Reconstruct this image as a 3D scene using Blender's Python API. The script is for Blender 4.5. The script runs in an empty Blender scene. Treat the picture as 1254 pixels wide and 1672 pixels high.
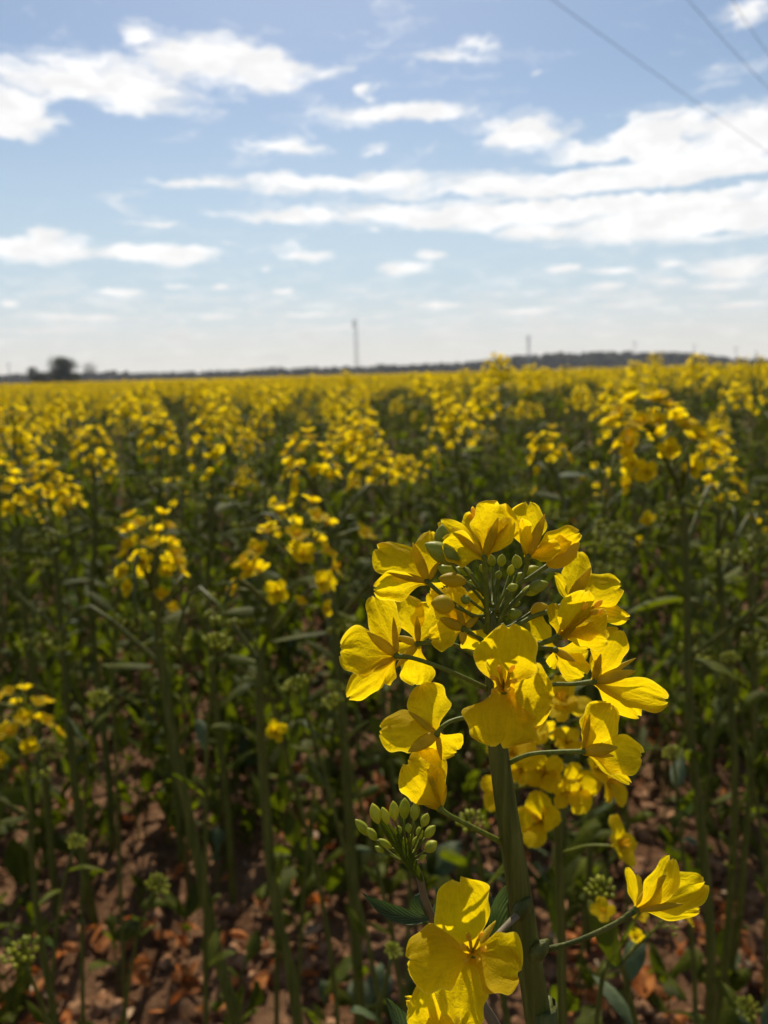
import bpy, math, random
from mathutils import Vector, Matrix, noise
R = math.radians
rnd = random.Random(11)
C = bpy.context.scene.collection
sc = bpy.context.scene

# ------------------------------------------------------------------ camera
W0, H0, FPX = 1254.0, 1672.0, 1255.0            # picture frame and focal length in its pixels
CAM_H, PITCH, ROLL = 0.86, R(10.1), R(1.5)
fwd = Vector((0, math.cos(PITCH), -math.sin(PITCH)))
rt0 = Vector((1, 0, 0)); up0 = rt0.cross(fwd)
rt = (rt0 * math.cos(ROLL) - up0 * math.sin(ROLL)).normalized()
up = rt.cross(fwd).normalized()
cam_d = bpy.data.cameras.new('camera'); cam = bpy.data.objects.new('camera', cam_d); C.objects.link(cam)
M = Matrix((rt, up, -fwd)).transposed().to_4x4(); M.translation = Vector((0, 0, CAM_H))
cam.matrix_world = M
cam_d.sensor_fit = 'VERTICAL'; cam_d.sensor_height = 36; cam_d.sensor_width = 27
cam_d.lens = 36 * FPX / H0
cam_d.clip_start = 0.01; cam_d.clip_end = 6000
cam_d.dof.use_dof = True; cam_d.dof.focus_distance = 0.168; cam_d.dof.aperture_fstop = 19.0
sc.camera = cam
CO = Vector((0, 0, CAM_H))

def ray(px, py):
    return fwd + rt * ((px - W0 / 2) / FPX) - up * ((py - H0 / 2) / FPX)
def PT(px, py, Y):                               # the point on the ray of a pixel at world distance Y
    d = ray(px, py); return CO + d * (Y / d.y)
def psz(px, py, Y):                              # metres per pixel there
    return (Y / ray(px, py).y) / FPX

# ------------------------------------------------------------------ sky and sun
SUN_EL, SUN_AZ = R(47), R(-4)                   # azimuth from +Y towards +X
sc.view_settings.view_transform = 'Standard'; sc.view_settings.look = 'None'
sc.view_settings.exposure = 0.05; sc.view_settings.gamma = 1
world = bpy.data.worlds.new('World'); sc.world = world; world.use_nodes = True
nt = world.node_tree; nt.nodes.clear()

class NT:
    def __init__(s, tree): s.t = tree
    def n(s, typ, **kw):
        nd = s.t.nodes.new(typ)
        for k, v in kw.items(): setattr(nd, k, v)
        return nd
    def put(s, sock, v):
        if hasattr(v, 'links') or isinstance(v, bpy.types.NodeSocket): s.t.links.new(v, sock)
        elif v is not None: sock.default_value = v
    def math(s, op, a, b=None, c=None, clamp=False):
        nd = s.n('ShaderNodeMath', operation=op, use_clamp=clamp)
        s.put(nd.inputs[0], a); s.put(nd.inputs[1], b)
        if c is not None: s.put(nd.inputs[2], c)
        return nd.outputs[0]
    def vmath(s, op, a, b=None):
        nd = s.n('ShaderNodeVectorMath', operation=op)
        s.put(nd.inputs[0], a); s.put(nd.inputs[1], b)
        return nd.outputs['Value'] if op in ('LENGTH', 'DOT_PRODUCT') else nd.outputs[0]
    def xyz(s, x, y, z=0.0):
        nd = s.n('ShaderNodeCombineXYZ'); s.put(nd.inputs[0], x); s.put(nd.inputs[1], y); s.put(nd.inputs[2], z)
        return nd.outputs[0]
    def noise(s, vec, scale, detail=4, rough=0.55, dist=0.0, color=False):
        nd = s.n('ShaderNodeTexNoise'); s.put(nd.inputs['Vector'], vec); nd.inputs['Scale'].default_value = scale
        nd.inputs['Detail'].default_value = detail; nd.inputs['Roughness'].default_value = rough
        nd.inputs['Distortion'].default_value = dist
        return nd.outputs['Color'] if color else nd.outputs[0]
    def mapr(s, v, a, b, c=0.0, d=1.0, smooth=True):
        nd = s.n('ShaderNodeMapRange', interpolation_type='SMOOTHSTEP' if smooth else 'LINEAR')
        s.put(nd.inputs[0], v)
        for i, q in enumerate((a, b, c, d)): s.put(nd.inputs[1 + i], q)
        return nd.outputs[0]
    def mix(s, f, a, b, blend='MIX'):
        nd = s.n('ShaderNodeMix', data_type='RGBA', blend_type=blend)
        s.put(nd.inputs[0], f)
        s.put(nd.inputs[6], a if not isinstance(a, tuple) else tuple(a) + (1,) * (4 - len(a)))
        s.put(nd.inputs[7], b if not isinstance(b, tuple) else tuple(b) + (1,) * (4 - len(b)))
        return nd.outputs[2]

w = NT(nt)
tc = w.n('ShaderNodeTexCoord')
sky = w.n('ShaderNodeTexSky', sky_type='NISHITA', sun_disc=False, sun_elevation=SUN_EL, sun_rotation=SUN_AZ,
          altitude=100, air_density=1.15, dust_density=0.55, ozone_density=1.8)
sep = w.n('ShaderNodeSeparateXYZ'); w.put(sep.inputs[0], tc.outputs['Generated'])
az = w.math('ARCTAN2', sep.outputs[0], sep.outputs[1])
el = w.math('ARCSINE', w.math('MINIMUM', w.math('MAXIMUM', sep.outputs[2], -1.0), 1.0))
uv = w.xyz(az, el)
# lumpy edges: the direction is pushed about by noise before the clouds are measured
st = w.vmath('MULTIPLY', uv, (7.0, 16.0, 1.0))
nz = w.noise(st, 1.5, 5, 0.6, color=True)
nz2 = w.noise(st, 6.0, 4, 0.6, color=True)
off = w.vmath('MULTIPLY', w.vmath('SUBTRACT', nz, (0.5, 0.5, 0.5)), (0.085, 0.036, 0.0))
off2 = w.vmath('MULTIPLY', w.vmath('SUBTRACT', nz2, (0.5, 0.5, 0.5)), (0.035, 0.016, 0.0))
amp = w.mapr(el, .02, .28, .22, 1.0)
uvd = w.vmath('ADD', uv, w.vmath('MULTIPLY', w.vmath('ADD', off, off2), w.xyz(amp, amp, amp)))
# cloud banks: (picture x, y, half width, half height, density)
CL = [(150, 135, 190, 42, 1.0), (330, 100, 120, 40, 1.0), (430, 115, 95, 34, 1.0), (30, 180, 80, 42, 1.1), (225, 60, 40, 34, .6), (520, 118, 45, 14, .5),
      (230, 170, 90, 22, .7), (620, 186, 150, 17, .9), (700, 190, 90, 12, .8), (465, 243, 85, 17, .8), (605, 148, 22, 12, .7), (740, 92, 110, 14, .5), (790, 72, 50, 16, .5),
      (880, 112, 22, 7, .6), (850, 218, 95, 32, 1.0), (1060, 240, 175, 52, 1.2), (1215, 235, 90, 50, 1.2), (1080, 190, 120, 18, .7), (620, 250, 40, 14, .45),
      (1000, 300, 420, 34, 1.2), (560, 300, 290, 17, .9), (330, 302, 130, 11, .7), (880, 340, 420, 30, 1.2), (470, 350, 140, 14, .9), (1150, 355, 260, 40, 1.3), (868, 378, 72, 15, 1.0),
      (1210, 20, 60, 16, .6), (250, 364, 60, 6, .6), (60, 404, 105, 26, 1.0), (75, 388, 40, 20, .8), (260, 415, 125, 19, 1.1), (190, 476, 50, 8, .8), (500, 418, 52, 12, .8), (700, 418, 42, 10, .7), (655, 438, 58, 12, .8),
      (604, 379, 20, 6, .7), (920, 438, 34, 9, .8), (1000, 442, 55, 9, .7), (985, 470, 60, 10, .7), (1095, 430, 36, 10, .7), (1200, 436, 90, 20, .9), (1090, 462, 40, 10, .6), (1170, 466, 70, 9, .7),
      (355, 518, 42, 11, .6), (130, 518, 170, 11, .6), (500, 514, 90, 10, .6), (720, 498, 55, 10, .7), (860, 506, 100, 10, .6), (1010, 500, 75, 9, .6), (1220, 496, 80, 10, .6), (15, 495, 26, 8, .7),
      (465, 474, 26, 8, .7), (290, 466, 36, 7, .6), (357, 467, 20, 7, .6), (70, 540, 160, 9, .5), (560, 535, 220, 8, .4), (900, 535, 260, 9, .4), (370, 395, 30, 6, .4), (440, 440, 18, 6, .5), (1130, 190, 170, 26, .45)]
den = None
for (cx, cy, hw, hh, k) in CL:
    d = ray(cx, cy).normalized(); a_, e_ = math.atan2(d.x, d.y), math.asin(d.z)
    dd = w.vmath('LENGTH', w.vmath('MULTIPLY', w.vmath('SUBTRACT', uvd, (a_, e_, 0.0)), (FPX / hw * .93, FPX / hh * .93, 0.0)))
    v = w.math('MULTIPLY_ADD', dd, -k * 1.35, k * 1.35)
    den = v if den is None else w.math('SMOOTH_MAX', den, v, .05)
for (cx, cy, hw, hh, k) in [(960, 268, 80, 7, .9), (1125, 232, 34, 14, .6), (1040, 312, 330, 6, .8), (1150, 165, 90, 14, .6), (985, 210, 30, 26, .7), (760, 322, 170, 5, .5), (120, 178, 60, 12, .5), (1180, 380, 60, 6, .6), (1000, 292, 120, 4, .5)]:
    d = ray(cx, cy).normalized(); a_, e_ = math.atan2(d.x, d.y), math.asin(d.z)
    dd = w.vmath('LENGTH', w.vmath('MULTIPLY', w.vmath('SUBTRACT', uvd, (a_, e_, 0.0)), (FPX / hw, FPX / hh, 0.0)))
    den = w.math('SUBTRACT', den, w.math('MAXIMUM', w.math('MULTIPLY_ADD', dd, -k * 1.2, k * 1.4), 0.0))
# clouds elsewhere in the sky, away from the view
el2 = w.math('MAXIMUM', el, 0.05)
gen = w.noise(w.vmath('MULTIPLY', w.xyz(az, w.math('LOGARITHM', el2, 2.718)), (3.0, 3.2, 1.0)), 1.0, 5, 0.6)
outside = w.mapr(w.math('MAXIMUM', w.math('ABSOLUTE', az), w.math('MULTIPLY', el, 1.45)), .56, .75)
gen = w.math('MULTIPLY', w.mapr(gen, .58, .76), outside)
fine = w.noise(w.vmath('MULTIPLY', uvd, (9.0, 34.0, 1.0)), 1.9, 7, 0.66)
streak = w.math('MULTIPLY', w.mapr(fine, .42, .66), w.mapr(el, .17, .04, 0.0, .8))
den = w.math('ADD', den, w.math('MULTIPLY', w.math('SUBTRACT', fine, .5), 1.5))
dm = w.mapr(den, 0.10, .84)
veil = w.noise(w.vmath('MULTIPLY', uvd, (5.0, 15.0, 1.0)), 1.3, 7, 0.62, 1.2)
veil = w.math('MULTIPLY', w.mapr(w.math('ADD', veil, w.math('MULTIPLY', w.math('SUBTRACT', fine, .5), .35)), .53, .78), .62)
cov = w.math('MAXIMUM', w.math('MAXIMUM', w.math('MAXIMUM', dm, gen), streak), veil)
cov = w.math('MULTIPLY', cov, w.mapr(el, -.01, .03, .25, 1.0))
hz = w.mapr(el, 0.36, 0.03, 0.0, .88)              # pale air low over the fields
base = w.mix(hz, sky.outputs[0], w.mix(w.mapr(el, .13, .0), (6.5, 7.9, 9.0), (9.7, 9.5, 9.0)))
cshade = w.mapr(w.noise(w.vmath('MULTIPLY', uvd, (12.0, 26.0, 1.0)), 1.6, 5), .35, .68, .84, 1.0)
ccol = w.mix(w.mapr(el, .14, .0), (12.4, 12.3, 12.2), (10.2, 10.0, 9.6))
cl = w.mix(1.0, ccol, w.xyz(cshade, cshade, cshade), 'MULTIPLY')
colr = w.mix(w.math('MULTIPLY', cov, .96), base, cl)
bg = w.n('ShaderNodeBackground'); w.put(bg.inputs[0], colr); bg.inputs[1].default_value = 0.088
wo = w.n('ShaderNodeOutputWorld'); nt.links.new(bg.outputs[0], wo.inputs[0])

sl = bpy.data.lights.new('sun', 'SUN'); sl.energy = 5.0; sl.angle = R(0.55); sl.color = (1.0, 0.90, 0.74)
sun = bpy.data.objects.new('sun', sl); C.objects.link(sun)
sdir = Vector((math.sin(SUN_AZ) * math.cos(SUN_EL), math.cos(SUN_AZ) * math.cos(SUN_EL), math.sin(SUN_EL)))
sun.rotation_euler = sdir.to_track_quat('Z', 'Y').to_euler(); sun.location = sdir * 50
try:
    sc.cycles.use_denoising = True; sc.cycles.denoiser = 'OPENIMAGEDENOISE'
    sc.cycles.max_bounces = 8; sc.cycles.transparent_max_bounces = 8
    sc.cycles.diffuse_bounces = 4; sc.cycles.transmission_bounces = 5; sc.cycles.glossy_bounces = 2
    sc.cycles.use_adaptive_sampling = True; sc.cycles.adaptive_threshold = 0.02
except Exception: pass

# ------------------------------------------------------------------ materials
def newmat(name):
    m = bpy.data.materials.new(name); m.use_nodes = True; m.node_tree.nodes.clear()
    t = NT(m.node_tree); o = t.n('ShaderNodeOutputMaterial'); return m, t, o

def thin_mat(name, c1, c2, scale, trans, tcol, rough=0.5, spec=0.3, veins=None, island=0.25, bump=.3):
    """leafy surface: reflects and lets light through"""
    m, t, o = newmat(name)
    tcd = t.n('ShaderNodeTexCoord'); geo = t.n('ShaderNodeNewGeometry')
    nz = t.noise(tcd.outputs['Object'], scale, 4, .6)
    col = t.mix(t.mapr(nz, .35, .68), c1, c2)
    isl = t.mapr(geo.outputs['Random Per Island'], 0.0, 1.0, 1 - island, 1 + island, False)
    col = t.mix(1.0, col, t.xyz(isl, isl, isl), 'MULTIPLY')
    p = t.n('ShaderNodeBsdfPrincipled'); p.inputs['Roughness'].default_value = rough
    p.inputs['Specular IOR Level'].default_value = spec
    tcm = t.mix(1.0, col, tcol, 'MULTIPLY')
    if veins:
        sp = t.n('ShaderNodeSeparateXYZ'); t.put(sp.inputs[0], t.n('ShaderNodeUVMap').outputs[0])
        u, v = sp.outputs[0], sp.outputs[1]
        if veins == 'petal':
            fan = t.xyz(t.math('MULTIPLY', u, 24.0), t.math('MULTIPLY', v, 2.6), t.math('MULTIPLY', geo.outputs['Random Per Island'], 40.0))
            vn = t.noise(fan, 1.0, 5, .62, .5)
            crk = t.noise(t.xyz(t.math('MULTIPLY', u, 5.0), t.math('MULTIPLY', v, 6.0), t.math('MULTIPLY', geo.outputs['Random Per Island'], 90.0)), 1.0, 4, .6, 1.0)
            h = t.math('ADD', t.math('MULTIPLY', vn, .35), t.math('MULTIPLY', crk, 1.0))
            k = t.mapr(t.math('ADD', t.math('MULTIPLY', vn, .5), t.math('MULTIPLY', crk, .5)), .36, .6, .88, 1.03)
            col = t.mix(1.0, col, t.xyz(k, k, k), 'MULTIPLY'); tcm = t.mix(1.0, tcm, t.xyz(k, k, k), 'MULTIPLY')
            rim = t.mapr(t.math('MAXIMUM', t.math('ABSOLUTE', t.math('MULTIPLY_ADD', u, 2.0, -1.0)), v), .90, 1.0, 0.0, .5)  # rim light painted in: petal colour turns paler towards the edge
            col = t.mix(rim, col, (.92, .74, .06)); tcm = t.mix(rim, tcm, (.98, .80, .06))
            warm = t.mapr(v, .42, .05)                       # petals are a deeper orange yellow at the claw
            col = t.mix(warm, col, (.80, .54, .006)); tcm = t.mix(warm, tcm, (.86, .58, .005))
        else:
            au = t.math('ABSOLUTE', t.math('SUBTRACT', u, .5))
            mid = t.mapr(au, .0, .035, 1.0, 0.0)
            side = t.math('SINE', t.math('MULTIPLY_ADD', v, 46.0, t.math('MULTIPLY', au, -38.0)))
            h = t.math('ADD', t.math('MULTIPLY', mid, .8), t.math('MULTIPLY', side, .16))
            col = t.mix(t.math('MULTIPLY', mid, .5), col, (.16, .22, .06))
            h = t.math('ADD', h, t.math('MULTIPLY', nz, 1.2))
    else:
        h = nz
    b = t.n('ShaderNodeBump'); b.inputs['Strength'].default_value = bump; b.inputs['Distance'].default_value = .0012
    t.put(b.inputs['Height'], h); t.put(p.inputs['Normal'], b.outputs[0])
    t.put(p.inputs['Base Color'], col)
    tr = t.n('ShaderNodeBsdfTranslucent'); t.put(tr.inputs[0], tcm); t.put(tr.inputs['Normal'], b.outputs[0])
    mx = t.n('ShaderNodeMixShader'); mx.inputs[0].default_value = trans
    t.put(mx.inputs[1], p.outputs[0]); t.put(mx.inputs[2], tr.outputs[0]); t.put(o.inputs[0], mx.outputs[0])
    return m

def solid_mat(name, c1, c2, scale, rough=0.55, spec=0.35, bump=.3, dist=.001, stretch=(1, 1, 1), island=.15, subs=0.0):
    m, t, o = newmat(name)
    tcd = t.n('ShaderNodeTexCoord'); geo = t.n('ShaderNodeNewGeometry')
    vec = t.vmath('MULTIPLY', tcd.outputs['Object'], stretch)
    nz = t.noise(vec, scale, 5, .62)
    col = t.mix(t.mapr(nz, .34, .68), c1, c2)
    isl = t.mapr(geo.outputs['Random Per Island'], 0.0, 1.0, 1 - island, 1 + island, False)
    col = t.mix(1.0, col, t.xyz(isl, isl, isl), 'MULTIPLY')
    p = t.n('ShaderNodeBsdfPrincipled'); p.inputs['Roughness'].default_value = rough
    p.inputs['Specular IOR Level'].default_value = spec
    b = t.n('ShaderNodeBump'); b.inputs['Strength'].default_value = bump; b.inputs['Distance'].default_value = dist
    t.put(b.inputs['Height'], t.noise(vec, scale * 3, 4, .6)); t.put(p.inputs['Normal'], b.outputs[0])
    t.put(p.inputs['Base Color'], col)
    if subs:
        tr = t.n('ShaderNodeBsdfTranslucent'); t.put(tr.inputs[0], col)
        mx = t.n('ShaderNodeMixShader'); mx.inputs[0].default_value = subs
        t.put(mx.inputs[1], p.outputs[0]); t.put(mx.inputs[2], tr.outputs[0]); t.put(o.inputs[0], mx.outputs[0])
    else:
        t.put(o.inputs[0], p.outputs[0])
    return m

MAT = {}
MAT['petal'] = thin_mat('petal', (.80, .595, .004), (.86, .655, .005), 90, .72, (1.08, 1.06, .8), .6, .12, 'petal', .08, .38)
MAT['sepal'] = thin_mat('sepal', (.58, .44, .008), (.68, .53, .010), 220, .52, (1.0, .95, .6), .5, .3, None, .12, .2)
MAT['stamen'] = solid_mat('stamen', (.92, .58, .03), (.92, .66, .03), 500, .7, .1, subs=.55)
MAT['bud'] = thin_mat('bud', (.34, .38, .022), (.55, .54, .035), 160, .40, (.9, .9, .5), .45, .4, None, .25, .25)
MAT['greenbud'] = thin_mat('greenbud', (.22, .25, .018), (.40, .41, .03), 160, .36, (.9, .9, .5), .45, .4, None, .25, .25)
MAT['stem'] = solid_mat('stem', (.055, .066, .008), (.125, .130, .024), 420, .5, .25, .6, .0007, (1, 1, .05), .12)
MAT['pedicel'] = solid_mat('pedicel', (.12, .145, .010), (.20, .22, .018), 700, .5, .3, .2, .0004, (1, 1, 1), .12, .15)
MAT['purple'] = solid_mat('purple_stem', (.13, .10, .05), (.20, .15, .085), 90, .5, .4, .3, .0005, (1, 1, .1), .1)
MAT['leaf'] = thin_mat('leaf', (.050, .064, .005), (.110, .128, .009), 25, .46, (1.6, 1.7, .35), .6, .15, 'leaf', .35, .5)
MAT['glaucous'] = thin_mat('glaucous_leaf', (.055, .080, .030), (.11, .14, .065), 60, .25, (1.0, 1.3, .5), .6, .2, 'leaf', .2, .6)
MAT['dead'] = thin_mat('dead_leaf', (.34, .10, .022), (.60, .25, .07), 60, .4, (1, .7, .4), .65, .2, 'leaf', .45, .8)
MAT['straw'] = thin_mat('straw', (.28, .18, .10), (.42, .30, .19), 60, .15, (1, .8, .6), .7, .2, None, .3, .5)
MAT['clod'] = solid_mat('clod', (.14, .064, .028), (.37, .205, .110), 38, .95, .1, .9, .006, (1, 1, 1), .30)

def ground_mat():
    m, t, o = newmat('soil')
    tcd = t.n('ShaderNodeTexCoord'); P = tcd.outputs['Object']
    a = t.noise(P, 9, 8, .62); b_ = t.noise(P, 60, 6, .65)
    col = t.mix(t.mapr(a, .35, .66), (.09, .043, .020), (.19, .105, .055))
    col = t.mix(t.mapr(b_, .52, .72, 0, .6), col, (.32, .19, .105))
    far = t.vmath('LENGTH', P); fr = t.mapr(far, 120, 300)
    fld = t.mix(t.mapr(t.noise(P, .006, 3), .4, .6), (.07, .10, .03), (.14, .13, .06))
    col = t.mix(fr, col, fld)
    p = t.n('ShaderNodeBsdfPrincipled'); p.inputs['Roughness'].default_value = .95; p.inputs['Specular IOR Level'].default_value = .1
    bp = t.n('ShaderNodeBump'); bp.inputs['Strength'].default_value = .9; bp.inputs['Distance'].default_value = .012
    t.put(bp.inputs['Height'], t.math('ADD', a, b_)); t.put(p.inputs['Normal'], bp.outputs[0])
    t.put(p.inputs['Base Color'], col); t.put(o.inputs[0], p.outputs[0]); return m
MAT['soil'] = ground_mat()
MAT['wood'] = thin_mat('far_foliage', (.022, .028, .018), (.044, .052, .030), .25, .25, (1.0, 1.1, .6), .8, .1, None, .4, .1)
MAT['bark'] = solid_mat('bark', (.05, .04, .03), (.10, .08, .06), 3, .9, .1, .5, .02)
MAT['steel'] = solid_mat('galvanised_steel', (.22, .23, .25), (.32, .33, .35), 1, .55, .4, .1, .01)
MAT['cable'] = solid_mat('aluminium_cable', (.10, .10, .12), (.14, .14, .16), 4, .5, .4, .1, .001)

# ------------------------------------------------------------------ mesh building
class MB:
    def __init__(s): s.v = []; s.f = []; s.m = []; s.uv = []; s.mats = []
    def mi(s, k):
        if k not in s.mats: s.mats.append(k)
        return s.mats.index(k)
    def face(s, idx, k, uvs=None):
        s.f.append(idx); s.m.append(s.mi(k)); s.uv.append(uvs or [(0.5, 0.5)] * len(idx))
    def add(s, o, mtx=None):
        b = len(s.v); s.v += [tuple(mtx @ Vector(p)) for p in o.v] if mtx else o.v
        mm = [s.mi(k) for k in o.mats]
        s.f += [tuple(i + b for i in f) for f in o.f]; s.m += [mm[i] for i in o.m]; s.uv += o.uv
    def mesh(s, name):
        me = bpy.data.meshes.new(name); me.from_pydata([tuple(p) for p in s.v], [], s.f)
        for k in s.mats: me.materials.append(MAT[k])
        me.polygons.foreach_set('material_index', s.m)
        me.polygons.foreach_set('use_smooth', [True] * len(s.f))
        ul = me.uv_layers.new(name='uv'); flat = [c for u in s.uv for p in u for c in p]
        ul.data.foreach_set('uv', flat); me.update(); return me
    def obj(s, name, parent=None, loc=None):
        o = bpy.data.objects.new(name, s.mesh(name)); C.objects.link(o)
        if parent is not None: o.parent = parent
        if loc is not None: o.location = loc
        return o

def tag(o, label=None, cat=None, group=None, kind=None):
    for k, v in (('label', label), ('category', cat), ('group', group), ('kind', kind)):
        if v: o[k] = v
    return o
def empty(name, loc=(0, 0, 0)):
    o = bpy.data.objects.new(name, None); C.objects.link(o); o.location = loc; o.empty_display_size = .02; return o

def smooth(pts, rad, k=4):
    P = [Vector(p) for p in pts]; n = len(P); op, orr = [], []
    for i in range(n - 1):
        p0, p1, p2, p3 = P[max(i - 1, 0)], P[i], P[i + 1], P[min(i + 2, n - 1)]
        for j in range(k):
            t = j / k
            op.append(.5 * ((2 * p1) + (p2 - p0) * t + (2 * p0 - 5 * p1 + 4 * p2 - p3) * t * t + (3 * p1 - p0 - 3 * p2 + p3) * t ** 3))
            orr.append(rad[i] + (rad[i + 1] - rad[i]) * t)
    op.append(P[-1]); orr.append(rad[-1]); return op, orr

def tube(mb, pts, rad, k='stem', n=8, cap=True, flat=1.0, side=None, ridge=0.0):
    P = [Vector(p) for p in pts]; b = len(mb.v); m = len(P)
    a = side
    for i in range(m):
        t = (P[min(i + 1, m - 1)] - P[max(i - 1, 0)])
        t = t.normalized() if t.length > 1e-9 else Vector((0, 0, 1))
        if a is None: a = t.orthogonal()
        a = (a - t * a.dot(t))
        a = a.normalized() if a.length > 1e-9 else t.orthogonal().normalized()
        c = t.cross(a)
        for j in range(n):
            q = 2 * math.pi * j / n; rr = rad[i] * (1 + ridge * (j % 2))
            mb.v.append(tuple(P[i] + a * (math.cos(q) * rr) + c * (math.sin(q) * rr * flat)))
    for i in range(m - 1):
        for j in range(n):
            j2 = (j + 1) % n
            mb.face((b + i * n + j, b + i * n + j2, b + (i + 1) * n + j2, b + (i + 1) * n + j), k)
    if cap:
        mb.face(tuple(b + j for j in reversed(range(n))), k); mb.face(tuple(b + (m - 1) * n + j for j in range(n)), k)

def pod(mb, A, B, wd, k='bud', n=8, m=7, flat=.8, bulge=.45, bend=None, side=None, sharp=1.0):
    A, B = Vector(A), Vector(B); pts, rr = [], []
    for i in range(m + 1):
        t = i / m
        p = A.lerp(B, t)
        if bend is not None: p = p + Vector(bend) * (4 * t * (1 - t))
        tt = t ** (math.log(.5) / math.log(bulge))
        r_ = math.sin(math.pi * min(max(tt, .02), .985)) ** (.7 * sharp)
        pts.append(p); rr.append(max(r_, .12 if t < .5 else .05) * wd / 2)
    tube(mb, pts, rr, k, n, True, flat, side)

def petal(mb, P0, P1, P2, side, wd, cup=.15, ruf=.05, nu=8, nv=10, k='petal', prof='petal', rng=rnd, notch=.03, claw=.16, peak=.66):
    """a thin blade along the curve P0 P1 P2, wd across, hollowed by cup, its rim ruffled"""
    P0, P1, P2, side = Vector(P0), Vector(P1), Vector(P2), Vector(side).normalized()
    b = len(mb.v); L = (P1 - P0).length + (P2 - P1).length
    ph = [rng.uniform(0, 6.28) for _ in range(5)]; fq = rng.uniform(2.2, 3.6); asym = rng.uniform(-.08, .08)
    for i in range(nv + 1):
        t = i / nv
        if prof == 'petal': t = 1 - (1 - t) ** 1.25
        c = P0 * (1 - t) ** 2 + P1 * (2 * t * (1 - t)) + P2 * t * t
        tg = ((P1 - P0) * (1 - t) + (P2 - P1) * t); tg = tg.normalized() if tg.length > 1e-9 else Vector((0, 0, 1))
        s = side - tg * side.dot(tg); s = s.normalized() if s.length > 1e-6 else tg.orthogonal().normalized()
        nn = tg.cross(s)
        if prof == 'petal':
            g = min(max((t - .12) / (peak - .22), 0), 1); g = g * g * (3 - 2 * g)
            h = claw + (1 - claw) * g
            if t > peak: h *= max(1 - ((t - peak) / (1.0 - peak + .012)) ** 2.4, 0) ** .5
        elif prof == 'leaf':
            h = math.sin(math.pi * min(t * .97 + .03, 1)) ** .75 * (1 - .35 * t) * 1.15
        else:                                                     # lobed lower leaf
            h = (.22 + .78 * min(max((t - .3) / .35, 0), 1)) * (1 - max((t - .72) / .3, 0) ** 2.0) * (1 + .28 * math.sin(t * 34 + ph[4]))
            if t < .3: h = .12 + .25 * abs(math.sin(t * 30 + ph[4]))
            h = max(h, .02)
        rim = 1 + (.09 if prof == 'petal' else .0) * math.sin(t * 13 + ph[0]) * g if prof == 'petal' else 1
        for j in range(nu + 1):
            u = 2 * j / nu - 1
            x = u * h * wd / 2 * (rim if u > 0 else 2 - rim) + asym * wd * .5 * t
            e = abs(u) ** 2
            z = cup * wd * (u * u - .3) * h + ruf * wd * t * (math.sin(u * fq * 2 + ph[1] + t * 3) * e * .9 + math.sin(t * 11 + ph[2] + u * 1.5) * e * .6
                 + math.sin(u * 5.5 + ph[3]) * max(t - .7, 0) * 2.2)
            y = 0.0
            if nu >= 12: z += wd * .050 * t * noise.noise(Vector((u * 3.2 + ph[0] * 9, t * 2.6, ph[1]))) + wd * .022 * t * noise.noise(Vector((u * 9 + ph[2] * 9, t * 6, ph[3])))
            if prof == 'petal':
                if nu >= 12: y += L * .05 * max(t - .5, 0) * 2 * noise.noise(Vector((u * 5 + ph[4] * 9, 0, ph[0])))
                y = -notch * L * max(0, 1 - abs(u) * 2.2) * max(t - .75, 0) * 4 + ruf * .35 * L * math.sin(u * 7 + ph[2]) * max(t - .65, 0)
            mb.v.append(tuple(c + s * x + nn * z + tg * y))
    for i in range(nv):
        for j in range(nu):
            q = b + i * (nu + 1) + j
            uvq = [((j + dj) / nu, (i + di) / nv) for di, dj in ((0, 0), (0, 1), (1, 1), (1, 0))]
            mb.face((q, q + 1, q + nu + 2, q + nu + 1), k, uvq)

def flower(mb, c, D, size, rng, lod=0, spin=None, openness=1.0):
    """one rape flower: four petals in a cross, four sepals, stamens. D = the way it faces; size = petal length"""
    c, D = Vector(c), Vector(D).normalized()
    a = D.orthogonal().normalized(); a.rotate(Matrix.Rotation(rng.uniform(0, 6.28) if spin is None else spin, 3, D)); bb = D.cross(a)
    nu, nv = ((6, 8), (2, 3), (1, 2))[lod]
    for i in range(4):
        q = math.pi / 2 * i + rng.uniform(-.18, .18); rd = a * math.cos(q) + bb * math.sin(q)
        L = size * rng.uniform(.9, 1.08); up_ = rng.uniform(.0, .35) + (1 - openness) * 1.1
        P1 = c + D * (L * .48) + rd * (L * .10); P2 = c + D * (L * (.42 + up_ * .6)) + rd * (L * (.88 - .3 * up_))
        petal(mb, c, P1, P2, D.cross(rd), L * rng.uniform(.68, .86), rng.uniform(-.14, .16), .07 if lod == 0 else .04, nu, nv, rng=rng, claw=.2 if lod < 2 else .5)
    if lod < 2:
        for i in range(4):
            q = math.pi / 2 * i + .78; rd = a * math.cos(q) + bb * math.sin(q)
            pod(mb, c, c + D * size * .46 + rd * size * .26, size * .17, 'sepal', 5 if lod == 0 else 3, 4 if lod == 0 else 2, .5, side=D.cross(rd))
    if lod == 0:
        for i in range(6):
            q = i * 1.05; rd = a * math.cos(q) + bb * math.sin(q)
            e = c + D * size * rng.uniform(.5, .6) + rd * size * .10
            tube(mb, [c + D * size * .2, e], [size * .012] * 2, 'stamen', 3, False)
            pod(mb, e - rd * size * .02, e + D * size * .13 + rd * size * .03, size * .06, 'stamen', 5, 3, .7)

def rand_dir(rng, tilt):
    q = rng.uniform(0, 6.28); return Vector((math.cos(q) * math.sin(tilt), math.sin(q) * math.sin(tilt), math.cos(tilt)))

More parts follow.
